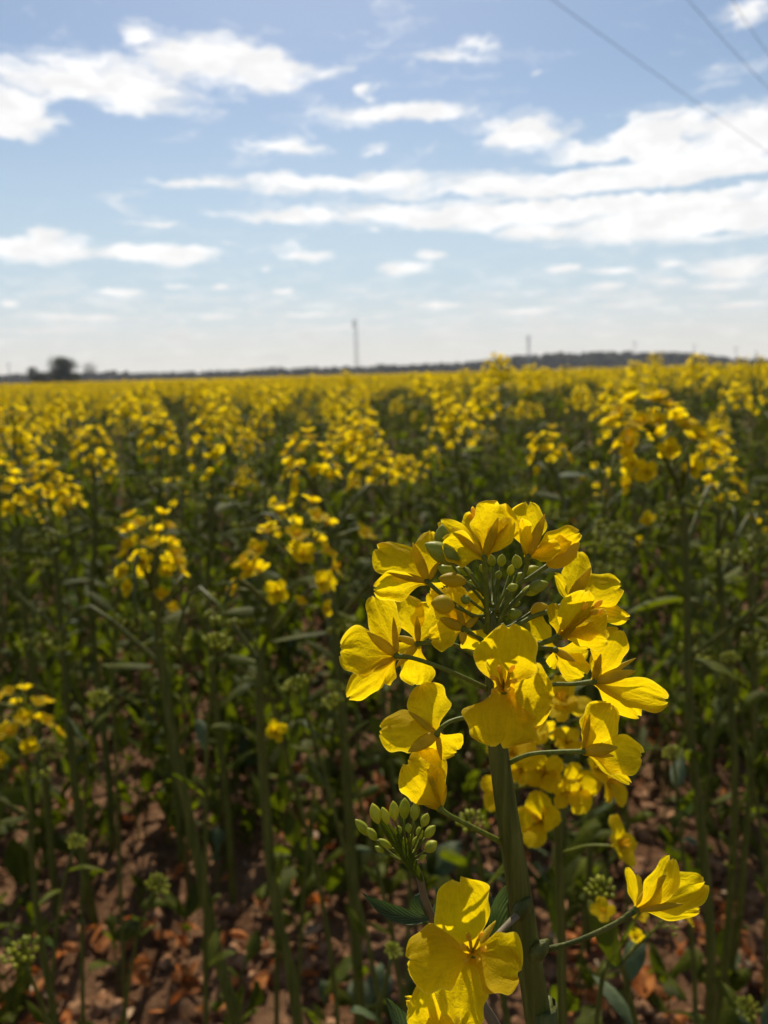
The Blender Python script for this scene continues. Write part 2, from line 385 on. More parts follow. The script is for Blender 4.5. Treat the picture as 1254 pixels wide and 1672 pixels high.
def head(rng, base, axis, S, n, lod, sub=None):
    """a raceme: axis with flowers on stalks round it and buds at the top. Returns the mesh builder; with sub, flowers go in their own builders"""
    mb = MB(); base, A = Vector(base), Vector(axis).normalized(); L = .054 * S
    a = A.orthogonal().normalized(); bb = A.cross(a); g0 = rng.uniform(0, 6.28)
    tn = (6, 4, 3)[lod]
    if lod < 2: tube(mb, [base - A * .004, base + A * L], [.0016 * S, .0009 * S], 'pedicel', tn)
    for i in range(n):
        f = i / max(n - 1, 1); q = g0 + i * 2.4 + rng.uniform(-.3, .3); rd = a * math.cos(q) + bb * math.sin(q)
        R_ = S * (.029 - .015 * f ** 1.5) * rng.uniform(.82, 1.15); hh = L * (-.10 + 1.02 * f) + S * rng.uniform(-.004, .004)
        p = base + A * hh + rd * R_; q0 = base + A * (hh - S * .010 * (1 - f * .3))
        D = (rd * (1.0 - .55 * f) + A * (.25 + .9 * f) + Vector((0, 0, .15))).normalized()
        if lod < 2:
            m_ = q0.lerp(p, .55) + A * S * (-.0012) + A * .002
            tube(mb, [q0, m_, p], [.0007 * S, .0006 * S, .0008 * S], 'pedicel', 4 if lod == 0 else 3, False)
        tgt = mb
        if sub is not None: tgt = MB(); sub.append(tgt)
        flower(tgt, p, D, S * rng.uniform(.0094, .0114), rng, lod, openness=1 - .35 * f ** 3 * rng.random())
    nb = (16, 10, 7)[lod]
    for i in range(nb):
        q = i * 2.4 + g0; r_ = math.sqrt(i / nb); rd = a * math.cos(q) + bb * math.sin(q)
        p = base + A * (L * (.86 - .30 * r_)) + rd * (S * .013 * r_); D = (A + rd * r_ * .9).normalized(); l_ = S * (.0035 + .0035 * r_)
        if lod == 0: tube(mb, [base + A * L * (.5), p], [.0004 * S] * 2, 'pedicel', 3, False)
        pod(mb, p, p + D * l_, l_ * .5, 'greenbud', (6, 4, 3)[lod], (4, 3, 2)[lod], 1.0)
    return mb

def budcluster(rng, base, axis, S, n, lod):
    mb = MB(); base, A = Vector(base), Vector(axis).normalized(); a = A.orthogonal().normalized(); bb = A.cross(a); g0 = rng.uniform(0, 6)
    for i in range(n):
        q = g0 + i * 2.4; r_ = math.sqrt((i + .5) / n); rd = a * math.cos(q) + bb * math.sin(q)
        p = base + A * (S * (.016 - .010 * r_)) + rd * (S * .012 * r_); D = (A + rd * r_ * 1.0).normalized(); l_ = S * (.003 + .0035 * r_)
        if lod == 0: tube(mb, [base - A * .002 * (1 + r_), p], [.0005 * S] * 2, 'pedicel', 3, False)
        pod(mb, p, p + D * l_, l_ * .72, 'bud' if rng.random() < .6 else 'greenbud', (6, 4, 3)[lod], (5, 3, 2)[lod], 1.0)
    return mb

def leaf(rng, base, out, L, wd, droop, k='leaf', prof='leaf', nu=4, nv=7):
    mb = MB(); base, out = Vector(base), Vector(out).normalized()
    P1 = base + out * L * .5 + Vector((0, 0, L * .10)); P2 = base + out * L * .92 + Vector((0, 0, -L * droop))
    sd = out.cross(Vector((0, 0, 1))); sd = sd.normalized() if sd.length > .05 else Vector((1, 0, 0))
    sd.rotate(Matrix.Rotation(rng.uniform(-.6, .6), 3, out))
    petal(mb, base, P1, P2, sd, wd, rng.uniform(.05, .3), .10, nu, nv, k, prof, rng)
    return mb

def plant_parts(rng, H, lod, nheads=None, lean=.06, topscale=1.0, stempts=None, r0=.0042, leaves=True, hi_sub=False, low_leaves=True, nfl=None, bare=False):
    """list of (part name, builder, sub builders) for a plant rooted at the origin"""
    out = []; st = MB()
    if stempts is None:
        d = rand_dir(rng, lean * rng.uniform(.3, 2.4)); ph = rng.uniform(0, 6)
        stempts = [Vector((d.x * H * t + .020 * t * math.sin(ph + t * 5), d.y * H * t + .020 * t * math.cos(ph + t * 4), H * t)) for t in (0, .25, .5, .75, 1.0)]
    n = len(stempts); rad = [r0 * (1 - .62 * (i / (n - 1)) ** 1.3) for i in range(n)]
    sp, sr = smooth(stempts, rad, 4 if lod < 2 else 1)
    tube(st, sp, sr, 'stem', (9, 5, 3)[lod], False)
    def at(t):
        x = t * (len(sp) - 1); i = min(int(x), len(sp) - 2); return sp[i].lerp(sp[i + 1], x - i)
    top = sp[-1]; axis = (sp[-1] - sp[-2]).normalized()
    nf = nfl or rng.choice((0, 3, 9, 16, 20, 24, 27, 29))
    nf = int(nf)
    sub = [] if hi_sub else None
    out.append(('flower_head', head(rng, top, axis, topscale * rng.uniform(.92, 1.12), nf, lod, sub), sub or []))
    nb = rng.randint(5, 8) if nheads is None else nheads
    q = rng.uniform(0, 6.28)
    for i in range(nb):
        t0 = .93 - .085 * i - rng.uniform(0, .05); p0 = at(t0); q += 2.4 + rng.uniform(-.4, .4)
        Lb = H * rng.uniform(.08, .15) * (1 + .25 * i); o = Vector((math.cos(q), math.sin(q), 0))
        p1 = p0 + o * Lb * .42 + Vector((0, 0, Lb * .45)); p2 = p0 + o * Lb * .62 + Vector((0, 0, Lb * rng.uniform(.85, 1.15))); p2.z = min(p2.z, top.z - .012 - .02 * i)
        pp, rr = smooth([p0, p1, p2], [r0 * .42, r0 * .3, r0 * .2], 3 if lod < 2 else 1)
        tube(st, pp, rr, 'stem', (6, 4, 3)[lod], False)
        ax = (pp[-1] - pp[-2]).normalized()
        if i < 1 and rng.random() < (.45 if lod < 2 else .4):
            out.append(('flower_head', head(rng, p2, ax, topscale * rng.uniform(.6, .9), int(nf * rng.uniform(.3, .65)), max(lod, 1)), []))
        elif lod < 2:
            out.append(('bud_cluster', budcluster(rng, p2, ax, rng.uniform(.8, 1.25), 13, lod), []))
        if lod < 2:
            lf = leaf(rng, p0, o, H * rng.uniform(.06, .10), H * .022, rng.uniform(-.2, .3), 'leaf' if rng.random() < .97 else 'glaucous')
            out.append(('leaf', lf, []))
    if leaves and lod < 2:
        for i in range(rng.randint(5, 9) if leaves != 'near' else 5):
            t0 = rng.uniform(.08, .78); q += 2.4; o = Vector((math.cos(q), math.sin(q), rng.uniform(.4, 2.6))); kq = .5 if leaves == 'near' else 1
            out.append(('leaf', leaf(rng, at(t0), o, kq * H * rng.uniform(.08, .16), kq * H * rng.uniform(.022, .048), rng.uniform(-.1, .5), 'leaf', 'lobed' if t0 < .4 else 'leaf', 4, 9), []))
    # bunch leaves into one part per copy kind to keep the mesh count sensible
    out.insert(0, ('stem', st, []))
    return out
# ------------------------------------------------------------------ ground
def gz(x, y):
    near = 1.0 if -1 < y < 9 and abs(x) < 6 else 0.35
    return near * (.022 * noise.noise(Vector((x * 6, y * 6, 1))) + .014 * noise.noise(Vector((x * 17, y * 17, 2))) + .007 * noise.noise(Vector((x * 45, y * 45, 3)))) - .01
def axis_pts(lo, hi, step, far):
    a = []; x = lo
    while x <= hi: a.append(x); x += step
    s = step; L_ = []; x = lo
    while x > -far: s *= 1.35; x -= s; L_.append(x)
    s = step; H_ = []; x = hi
    while x < far: s *= 1.35; x += s; H_.append(x)
    return L_[::-1] + a + H_
xs = axis_pts(-2.2, 2.2, .022, 4500); ys = axis_pts(.35, 4.6, .022, 4500)
g = MB(); nx = len(xs)
for y in ys:
    for x in xs: g.v.append((x, y, gz(x, y) if abs(x) < 40 and abs(y) < 60 else -.01))
for j in range(len(ys) - 1):
    for i in range(nx - 1):
        q = j * nx + i; g.face((q, q + 1, q + nx + 1, q + nx), 'soil')
go = g.obj('ground'); tag(go, 'reddish brown cloddy soil of the rapeseed field', 'soil', kind='structure')

cl_ = MB(); rc = random.Random(5)
ICO = [Vector(v).normalized() for v in [(0, 0, 1), (.9, 0, .45), (.28, .85, .45), (-.72, .53, .45), (-.72, -.53, .45), (.28, -.85, .45), (.72, .53, -.45), (-.28, .85, -.45), (-.9, 0, -.45), (-.28, -.85, -.45), (.72, -.53, -.45), (0, 0, -1)]]
ICF = [(0, 1, 2), (0, 2, 3), (0, 3, 4), (0, 4, 5), (0, 5, 1), (1, 6, 2), (2, 7, 3), (3, 8, 4), (4, 9, 5), (5, 10, 1), (2, 6, 7), (3, 7, 8), (4, 8, 9), (5, 9, 10), (1, 10, 6), (11, 7, 6), (11, 8, 7), (11, 9, 8), (11, 10, 9), (11, 6, 10)]
def ico2():
    v = list(ICO); f = []; cache = {}
    def mid(a, b):
        k = (min(a, b), max(a, b))
        if k not in cache: cache[k] = len(v); v.append(((v[a] + v[b]) / 2).normalized())
        return cache[k]
    for a, b, c in ICF:
        x, y, z = mid(a, b), mid(b, c), mid(c, a); f += [(a, x, z), (x, b, y), (z, y, c), (x, y, z)]
    return v, f
V2, F2 = ico2()
def clod(mb, c, s, rng, k='clod', sq=.7, hi=True):
    vv, ff = (V2, F2) if hi else (ICO, ICF); b = len(mb.v); o = Vector((rng.uniform(0, 99), rng.uniform(0, 99), 0)); c = Vector(c)
    sx = rng.uniform(.7, 1.3)
    for p in vv:
        r_ = s * (1 + .8 * noise.noise(p * 1.5 + o) + .55 * noise.noise(p * 4 + o))
        mb.v.append((c.x + p.x * r_ * sx, c.y + p.y * r_ / sx, c.z + p.z * r_ * sq))
    for f in ff: mb.face(tuple(i + b for i in f), k)
for i in range(9000):
    y = .5 + 4.3 * rc.random() ** 1.1; x = rc.uniform(-1, 1) * (y * .62 + .3)
    s = .003 + .013 * rc.random() ** 2.4 + (.010 if rc.random() < .02 else 0)
    clod(cl_, (x, y, gz(x, y) + s * .25), s, rc, hi=s > .008)
co = cl_.obj('soil_rubble'); tag(co, 'crumbled pinkish brown clods lying on the soil between the stems', 'soil clods', kind='stuff')

dl = MB()
for i in range(5200):
    y = .6 + 4.0 * rc.random(); x = rc.uniform(-1, 1) * (y * .62 + .3)
    if noise.noise(Vector((x * 2.6, y * 2.6, 7))) < .04 + .12 * (x > 0) and rc.random() < .88: continue
    q = rc.uniform(0, 6.28); L = rc.uniform(.010, .040); o = Vector((math.cos(q), math.sin(q), rc.uniform(-.1, .5)))
    p = Vector((x, y, gz(x, y) + .008 + rc.random() * .012))
    kk = 'dead' if rc.random() < .85 else 'straw'
    P1 = p + o * L * .5 + Vector((0, 0, L * rc.uniform(.0, .35))); P2 = p + o * L
    petal(dl, p, P1, P2, Vector((-o.y, o.x, rc.uniform(-.8, .8))), L * rc.uniform(.4, .9), rc.uniform(-.5, .5), .22, 4, 5, kk, 'leaf', rc)
do = dl.obj('fallen_leaves'); tag(do, 'curled orange and rust dead leaves littering the soil', 'dead leaves', kind='stuff')

wd = MB()
for i in range(1100):
    y = .7 + 4.4 * rc.random() ** .8; x = rc.uniform(-1, 1) * (y * .62 + .3); p = Vector((x, y, gz(x, y)))
    hh = rc.uniform(.03, .16); n = rc.randint(4, 8); q = rc.uniform(0, 6.28)
    for k in range(n):
        q += 2.4; t = rc.uniform(.1, 1); o = Vector((math.cos(q), math.sin(q), rc.uniform(.4, 2.2)))
        L = rc.uniform(.025, .085) * (1.5 if rc.random() < .2 else 1)
        wd.add(leaf(rc, p + Vector((0, 0, hh * t)), o, L, L * rc.uniform(.25, .55), rc.uniform(-.2, .4), 'leaf' if rc.random() < .95 else 'glaucous', rc.choice(('leaf', 'lobed')), 3, 5))
    tube(wd, [p, p + Vector((0, 0, hh))], [.0014, .0008], 'stem', 4, False)
for i in range(2900):  # taller rape side shoots with bud tops, in one mesh with the weeds
    y = 1.25 + 6.3 * rc.random() ** .85; x = rc.uniform(-1, 1) * (y * .56 + .12); p = Vector((x, y, gz(x, y)))
    hh = rc.uniform(.14, .60) * min(1, .35 + y * .22); d = rand_dir(rc, .14); top_ = p + d * hh; q = rc.uniform(0, 6.28)
    tube(wd, [p, p.lerp(top_, .5) + Vector((.004, 0, 0)), top_], [.0022, .0017, .0010], 'stem', 4, False)
    for k in range(rc.randint(5, 10)):
        q += 2.4; o = Vector((math.cos(q), math.sin(q), rc.uniform(.3, 2.6))); L = rc.uniform(.035, .10)
        wd.add(leaf(rc, p.lerp(top_, rc.uniform(.25, .98)), o, L, L * rc.uniform(.18, .34), rc.uniform(-.2, .3), 'leaf' if rc.random() < .96 else 'glaucous', 'leaf', 2, 5))
    if rc.random() < .7: wd.add(budcluster(rc, top_, d, rc.uniform(.7, 1.2), 11, 1))
wo_ = wd.obj('weeds'); tag(wo_, 'low green seedlings, rape side shoots and weeds growing on the soil under the rape', 'weeds', kind='stuff')

# ------------------------------------------------------------------ the plant in focus
Y0 = .168
def P3(px, py, dy=0.0): return PT(px, py, Y0 + dy)
def tmul(dy=0): return psz(700, 1100, Y0 + dy)

def viewside(A, B):
    """direction across A-B that lies square to the sight line"""
    mid = (A + B) / 2 - CO; s = (B - A).cross(mid); return s.normalized()

main = empty('rapeseed_plant', (PT(925, 1900, Y0).x, Y0, 0))
tag(main, 'tall sharp rapeseed plant in close-up with large yellow flowers around its thick green stem', 'rapeseed plant')
mbase = main.location.copy()
rm = random.Random(3)
def mpart(mb, name, parent=main):
    if parent is main: return mb.obj(name, main, -mbase)
    return mb.obj(name, parent)

st = MB()
spx = [(803, 1000, 11), (805, 1040, 22), (808, 1110, 30), (812, 1210, 32), (824, 1300, 35), (839, 1400, 38), (856, 1510, 40), (869, 1600, 42), (881, 1680, 43), (893, 1780, 44)]
pts = [P3(x, y) for x, y, _ in spx]; rad = [wpx / 2 * psz(x, y, Y0) for x, y, wpx in spx]
low = pts[-1]; pts += [Vector((low.x + .01, Y0 + .012, low.z * .6)), Vector((mbase.x, Y0, -.02))]; rad += [rad[-1] * 1.1, rad[-1] * 1.3]
sp, sr = smooth(pts, rad, 5); tube(st, sp, sr, 'stem', 20, True, 1.0, Vector((1, 0, 0)), .035)
for (x, y) in ((856, 1484), (884, 1552)):
    p = P3(x - 3, y, -.003); pod(st, p - Vector((.002, 0, .003)), p + Vector((.002, 0, .003)), .005, 'stem', 8, 5)
mpart(st, 'stem')

PX = tmul()
def mflower(rec, petals, sepals, ped, pedw=7, stamens=None, pk='pedicel', sdy=0.0):
    """flower of the close-up: rec=(x,y,dy); petals (tipx,tipy,width,tip dy,bend,roll); sepals (tipx,tipy,width,dy); ped list of (x,y,dy)"""
    rx, ry, rdy = rec; c = P3(rx, ry, rdy)
    f = MB()
    if ped:
        pp = [c] + [P3(*q) for q in ped]; rr = [pedw * .58 * PX] + [pedw * .44 * PX] * (len(pp) - 2) + [pedw * .62 * PX]
        a_, b_ = smooth(pp, rr, 6); tube(f, a_, b_, pk, 9)
        pod(f, c + (a_[1] - c).normalized() * PX * 4, c - (a_[1] - c).normalized() * PX * 7, pedw * 1.5 * PX, 'pedicel', 8, 5, 1.0)
    fo = mpart(f, 'flower'); inv = Vector((0, 0, 0))
    for i, q in enumerate(petals):
        tx, ty, wd_, tdy, bend, roll = q[:6]; off_ = q[6] if len(q) > 6 else (0, 0)
        T = P3(tx, ty, rdy + tdy); B0 = P3(rx + off_[0], ry + off_[1], rdy)
        s = viewside(B0, T); ax = (T - B0).normalized(); s.rotate(Matrix.Rotation(R(roll), 3, ax)); nrm = ax.cross(s)
        L = (T - B0).length; P1 = B0.lerp(T, .5) + nrm * (bend * L)
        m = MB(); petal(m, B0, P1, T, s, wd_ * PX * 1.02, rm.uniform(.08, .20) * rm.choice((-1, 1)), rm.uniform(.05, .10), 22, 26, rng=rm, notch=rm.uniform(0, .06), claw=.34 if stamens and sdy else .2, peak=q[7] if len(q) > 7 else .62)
        m.obj('petal', fo)
    for tx, ty, wd_, sd in sepals:
        T = P3(tx, ty, rdy + sd); m = MB(); ax = (c - T)
        pod(m, c, c.lerp(T, 1.1), wd_ * PX * .84, 'sepal', 10, 10, .45, .40, ax.cross(viewside(c, T)).normalized() * .05 * ax.length, viewside(c, T))
        m.obj('sepal', fo)
    if stamens:
        m = MB(); sx, sy, sdy = stamens; T = P3(sx, sy, rdy + sdy); ax = (T - c); a = ax.orthogonal().normalized(); b_ = ax.normalized().cross(a); L = ax.length
        for i in range(6):
            q = i * 1.047; d = a * math.cos(q) + b_ * math.sin(q); rr_ = 9 * PX * (1 if i % 3 else 1.5)
            e = T + d * rr_; tube(m, [c, c + ax * .55 + d * rr_ * .7, e], [2.3 * PX] * 3, 'petal', 6)
            t = (ax.normalized() + d * .5).normalized(); pod(m, e - t * PX * 3, e + t * PX * 16 , 9 * PX, 'stamen', 7, 6, .7, .5, d * 3 * PX)
        pod(m, c, T + ax * .1, 5 * PX, 'pedicel', 6, 5)
        m.obj('stamen', fo)
    return fo

# upper left
mflower((698, 950, .000), [(615, 893, 62, .004, .10, 15), (611, 962, 50, -.003, -.08, -20), (703, 868, 46, .006, .05, 30), (722, 958, 30, .010, .1, 30)],
        [(676, 892, 20, -.001), (637, 935, 15, -.002), (716, 918, 12, .002)], [(728, 976, 0), (770, 1006, 0), (798, 1034, 0)], 7)
# top centre
mflower((791, 911, -.003), [(817, 821, 74, .003, .06, 10), (717, 852, 34, .004, .05, 40), (722, 886, 52, -.003, -.06, 10), (839, 852, 46, -.002, .05, -38), (775, 838, 54, .008, .1, 10)],
        [(743, 866, 17, -.001), (811, 852, 19, -.003), (826, 861, 15, -.001)], [(793, 960, -.002), (797, 1034, 0)], 8, (784, 848, .007))
# top right
mflower((862, 910, -.001), [(862, 820, 58, .003, .04, 12), (946, 868, 42, .000, .08, 15), (851, 848, 26, -.002, .04, 40), (915, 893, 36, -.004, -.05, -30)],
        [(887, 846, 20, -.001), (849, 860, 14, .002), (905, 880, 14, .002)], [(856, 935, 0), (828, 985, 0), (806, 1036, 0)], 8)
# half open bud right
f = MB(); c0, c1 = P3(893, 924, .001), P3(946, 886, -.001)
pod(f, c0, c1, 37 * PX, 'sepal', 12, 10, .85, .45); a_, b_ = smooth([c0, P3(862, 945, 0), P3(838, 962, 0), P3(812, 1020, 0)], [4 * PX, 3.4 * PX, 3.4 * PX, 4 * PX], 5); tube(f, a_, b_, 'pedicel', 8)
petal(f, P3(894, 920, .001), P3(905, 888, -.004), P3(930, 880, -.001), viewside(P3(894, 920), P3(930, 880)), 26 * PX, .2, .06, 8, 10)
bo = mpart(f, 'bud')
# right shoulder
mflower((928, 985, .004), [(943, 900, 50, .006, .08, 25), (1014, 958, 66, .004, .10, 12), (1026, 1010, 34, .002, .04, -15), (906, 938, 24, -.004, .06, 50)],
        [(962, 932, 23, -.002), (916, 950, 12, .002)], [(895, 998, .002), (860, 1012, .001), (822, 1040, 0)], 9)
mflower((912, 1040, -.008), [(958, 964, 48, -.006, .10, 30), (990, 1000, 44, -.002, -.12, -25), (992, 1048, 44, -.003, -.16, 30), (905, 985, 30, .003, .08, 40)],
        [(944, 1008, 22, -.003), (936, 1036, 14, 0)], [(885, 1050, -.006), (850, 1056, -.002), (815, 1075, 0)], 9, (962, 992, -.004))
mflower((906, 1061, -.002), [(955, 1102, 46, .002, .05, 10), (862, 1010, 42, .006, .05, -20), (900, 1090, 18, .006, .05, 10), (960, 1060, 44, .006, .1, 20)],
        [(936, 1078, 16, -.002)], [(885, 1058, 0), (862, 1062, 0), (820, 1090, 0)], 8)
# far right pair
mflower((969, 1113, .001), [(1012, 1028, 60, .002, .12, 25), (1091, 1143, 50, -.002, .08, 5), (1044, 1170, 44, .004, -.05, 10), (972, 1060, 22, .002, .04, 50)],
        [(1032, 1097, 23, -.002), (1026, 1150, 13, -.001), (980, 1072, 15, -.001), (1032, 1078, 13, .003)], [(935, 1117, .001), (895, 1120, .001), (830, 1150, 0)], 8)
mflower((952, 1227, -.004), [(998, 1150, 62, .002, .14, 15), (1048, 1238, 62, .000, .10, 5), (1030, 1278, 20, -.001, -.10, 25), (958, 1166, 22, .002, .05, 40)],
        [(1003, 1221, 24, -.004), (998, 1234, 15, -.001), (962, 1172, 12, 0)], [(905, 1228, -.003), (864, 1232, -.002), (830, 1246, 0)], 8)
# front centre, facing the camera
mflower((823, 1128, -.018), [(830, 1020, 86, -.003, .08, 5, (0, 0), .56), (903, 1143, 88, -.002, -.10, 12, (0, 0), .56), (813, 1219, 104, -.006, -.12, -6, (0, 0), .54), (795, 1078, 30, -.010, .10, 40)],
        [(866, 1168, 14, .005), (786, 1150, 12, .006)], [(822, 1128, -.012), (815, 1140, -.005)], 8, (822, 1110, -.011), sdy=1)
# left pair
mflower((648, 1071, -.002), [(610, 972, 52, .003, .08, 14), (555, 1062, 76, .002, .10, 10), (568, 1139, 44, -.002, .05, -10), (626, 1112, 36, .004, .05, 20)],
        [(604, 1036, 21, -.002), (592, 1098, 13, -.002), (643, 1014, 13, .001)], [(676, 1075, -.002), (720, 1090, -.003), (770, 1112, -.002), (800, 1128, 0)], 8)
mflower((683, 1051, .003), [(660, 972, 50, .004, .08, -14), (712, 988, 62, .003, .08, 8), (680, 1119, 56, .001, .10, 8), (626, 1075, 30, .006, .05, 30)],
        [(681, 1010, 13, -.002), (650, 1086, 16, -.001), (648, 1040, 16, .002)], [(710, 1049, .002), (745, 1054, .001), (800, 1082, 0)], 8)
# inner left
mflower((757, 1027, -.002), [(738, 955, 58, .005, .08, 20), (700, 968, 40, .004, .05, -20), (703, 1048, 44, .002, .05, 8), (784, 1058, 44, .002, .08, 12), (784, 965, 36, .006, .05, 10)],
        [(721, 1011, 21, -.002), (747, 990, 13, 0), (755, 1051, 15, -.001), (780, 1008, 14, .001)], [(780, 1040, -.001), (802, 1056, 0)], 8)
# lower left pair
mflower((714, 1198, -.004), [(691, 1117, 66, .003, .10, 12), (620, 1192, 66, .002, .10, 8), (747, 1226, 50, .002, -.08, 15), (690, 1250, 40, .006, .05, -20)],
        [(671, 1165, 15, -.001), (671, 1225, 25, -.003), (720, 1237, 11, -.001)], [(722, 1187, -.004), (738, 1177, -.003), (765, 1172, -.002), (806, 1180, 0)], 8)
mflower((719, 1321, -.006), [(662, 1246, 64, -.003, .10, 10), (690, 1217, 58, .005, .08, 10), (714, 1254, 28, -.001, .06, 30), (672, 1262, 40, .003, .05, -35)],
        [(676, 1299, 16, -.002), (700, 1262, 14, -.003), (728, 1285, 12, .001)], [(735, 1332, -.006), (766, 1348, -.004), (824, 1378, 0)], 9)
# large low flower nearest the camera
mflower((771, 1556, -.026), [(750, 1436, 84, -.003, .14, 14, (0, 0), .66), (664, 1568, 86, -.003, .12, 10, (0, 0), .54), (850, 1588, 86, -.004, .14, -16, (0, 0), .58), (752, 1672, 76, -.005, .14, 18, (0, 0), .58)],
        [(806, 1508, 15, .005), (720, 1500, 13, .005), (800, 1610, 13, .005)], [(795, 1545, -.018), (822, 1516, -.010), (854, 1486, -.002)], 11, (773, 1548, -.010), 'purple', 1)
mflower((728, 1712, -.018), [(690, 1606, 84, -.004, .08, 5), (706, 1588, 66, .004, .05, 10), (664, 1630, 30, -.001, .05, 40), (760, 1640, 50, .004, .05, 10)],
        [(705, 1660, 14, .004)], [(760, 1720, -.012), (830, 1720, -.006), (884, 1712, 0)], 10, None, 'purple')
# right side flower on a long stalk
mflower((1038, 1485, -.004), [(1096, 1400, 48, .002, .42, 24), (1151, 1440, 58, .001, .10, 10), (1142, 1486, 34, .004, -.06, 15), (1024, 1416, 20, .001, .06, 30), (1038, 1428, 22, .006, .06, 10)],
        [(1083, 1433, 23, -.002), (1108, 1477, 16, -.003)], [(1010, 1505, -.004), (965, 1527, -.003), (925, 1542, -.002), (885, 1552, 0)], 10, None, 'stem')

# buds and their stalks inside the flower ring
BUDS = [(722, 897, 722, 857, 23, 'greenbud', (785, 965), -.001), (752, 918, 694, 888, 30, 'greenbud', (790, 972), -.004), (752, 938, 714, 926, 20, 'bud', (792, 985), .002),
        (762, 950, 716, 944, 22, 'sepal', (794, 992), -.001), (770, 936, 742, 928, 15, 'bud', (795, 980), .004), (742, 990, 704, 984, 28, 'sepal', (792, 1005), -.006), (768, 980, 752, 978, 14, 'greenbud', (795, 998), -.004),
        (846, 928, 842, 906, 16, 'bud', (812, 1000), .002), (838, 950, 856, 935, 14, 'bud', (812, 1005), .005), (858, 938, 880, 926, 17, 'bud', (815, 1008), .004), (862, 962, 896, 952, 18, 'greenbud', (815, 1012), .002),
        (852, 966, 884, 962, 17, 'bud', (814, 1015), .006), (826, 1005, 852, 1000, 17, 'bud', (808, 1024), .002), (866, 1000, 896, 990, 22, 'sepal', (815, 1028), .004), (822, 1018, 818, 1036, 14, 'bud', (808, 1030), .004),
        (846, 1018, 866, 1028, 20, 'greenbud', (812, 1032), .004), (778, 910, 770, 896, 13, 'bud', (798, 985), .006), (818, 925, 820, 905, 14, 'bud', (806, 990), .006), (804, 925, 802, 906, 13, 'greenbud', (803, 990), .008), (832, 940, 836, 922, 12, 'bud', (806, 1000), .009),
        (780, 958, 766, 948, 12, 'bud', (799, 1000), .008), (828, 962, 846, 956, 12, 'bud', (808, 1005), -.004), (774, 1000, 764, 1004, 12, 'bud', (799, 1015), .005), (834, 985, 850, 984, 12, 'greenbud', (809, 1012), .007), (792, 935, 784, 922, 11, 'bud', (801, 990), .004), (812, 945, 816, 932, 11, 'greenbud', (805, 990), .002)]
for (x0, y0, x1, y1, wd_, k, (ax, ay), dy) in BUDS:
    m = MB(); A, B = P3(x0, y0, dy), P3(x1, y1, dy - .001); pod(m, A, B, wd_ * 1.12 * PX, k, 11, 9, .95, .48)
    S_ = P3(ax, ay, 0); mid = A.lerp(S_, .5) + Vector((0, 0, -.0008)) + (A - B).normalized() * .001
    a_, b_ = smooth([A - (A - B) * .05, mid, S_], [2.4 * PX, 2.3 * PX, 3.0 * PX], 5); tube(m, a_, b_, 'pedicel', 7)
    mpart(m, 'bud')

# side branch with the bud cluster at lower left, its bract and small leaves
br = MB()
bp = [(664, 1392, 8), (684, 1428, 12), (694, 1470, 13), (716, 1520, 15), (752, 1585, 17), (800, 1660, 19), (846, 1740, 21), (892, 1800, 22)]
a_, b_ = smooth([P3(x, y, -.004 + .004 * i / 7) for i, (x, y, _) in enumerate(bp)], [q[2] / 2 * PX for q in bp], 4); tube(br, a_, b_, 'purple', 12)
bro = mpart(br, 'side_branch')
RB = [(605, 1365, 580, 1338, 17), (618, 1345, 608, 1312, 19), (634, 1346, 624, 1318, 15), (645, 1340, 642, 1308, 17), (660, 1338, 661, 1303, 19), (676, 1340, 679, 1310, 17), (690, 1350, 698, 1328, 16), (686, 1370, 684, 1350, 14),
      (694, 1368, 710, 1348, 17), (694, 1390, 713, 1374, 19), (676, 1384, 680, 1366, 12), (668, 1360, 666, 1344, 12), (652, 1362, 650, 1348, 12), (640, 1366, 634, 1350, 13), (615, 1372, 600, 1352, 15), (662, 1380, 660, 1366, 9),
      (672, 1398, 680, 1386, 10), (640, 1385, 618, 1370, 12), (628, 1392, 612, 1382, 10), (654, 1376, 645, 1364, 9), (684, 1404, 696, 1396, 9), (670, 1372, 674, 1360, 8)]
for i, (x0, y0, x1, y1, wd_) in enumerate(RB):
    m = MB(); dy = -.004 + rm.uniform(-.004, .005); A, B = P3(x0, y0, dy), P3(x1, y1, dy); pod(m, A, B, wd_ * PX, 'bud', 10, 8, .95, .5)
    S_ = P3(666 + rm.uniform(-3, 3), 1402 + rm.uniform(-6, 10), -.004); tube(m, *smooth([A, A.lerp(S_, .5) + (A - B) * .25, S_], [1.8 * PX, 1.7 * PX, 2.0 * PX], 4), 'pedicel', 6)
    m.obj('bud', bro)
def mleaf(path, wd_, k, dy, roll=0, prof='leaf', parent=bro, cup=.25):
    A, B_, T = [P3(x, y, dy + i * .001) for i, (x, y) in enumerate(path)]
    s = viewside(A, T); s.rotate(Matrix.Rotation(R(roll), 3, (T - A).normalized()))
    m = MB(); petal(m, A, B_, T, s, wd_ * PX, cup, .08, 8, 12, k, prof, rm); return m.obj('leaf', parent) if parent is not main else mpart(m, 'leaf')
mleaf([(690, 1440), (650, 1380), (612, 1324)], 26, 'leaf', -.008, 35)
mleaf([(700, 1500), (640, 1505), (590, 1458)], 26, 'glaucous', -.006, 10)
mleaf([(700, 1505), (668, 1478), (694, 1455)], 30, 'glaucous', -.003, -40)
mleaf([(700, 1500), (725, 1455), (705, 1448)], 20, 'glaucous', .002, 60)
mleaf([(815, 1560), (800, 1480), (832, 1440)], 34, 'glaucous', .006, 20, parent=main)
mleaf([(700, 1740), (655, 1680), (630, 1630)], 40, 'glaucous', -.004, 25, parent=main)

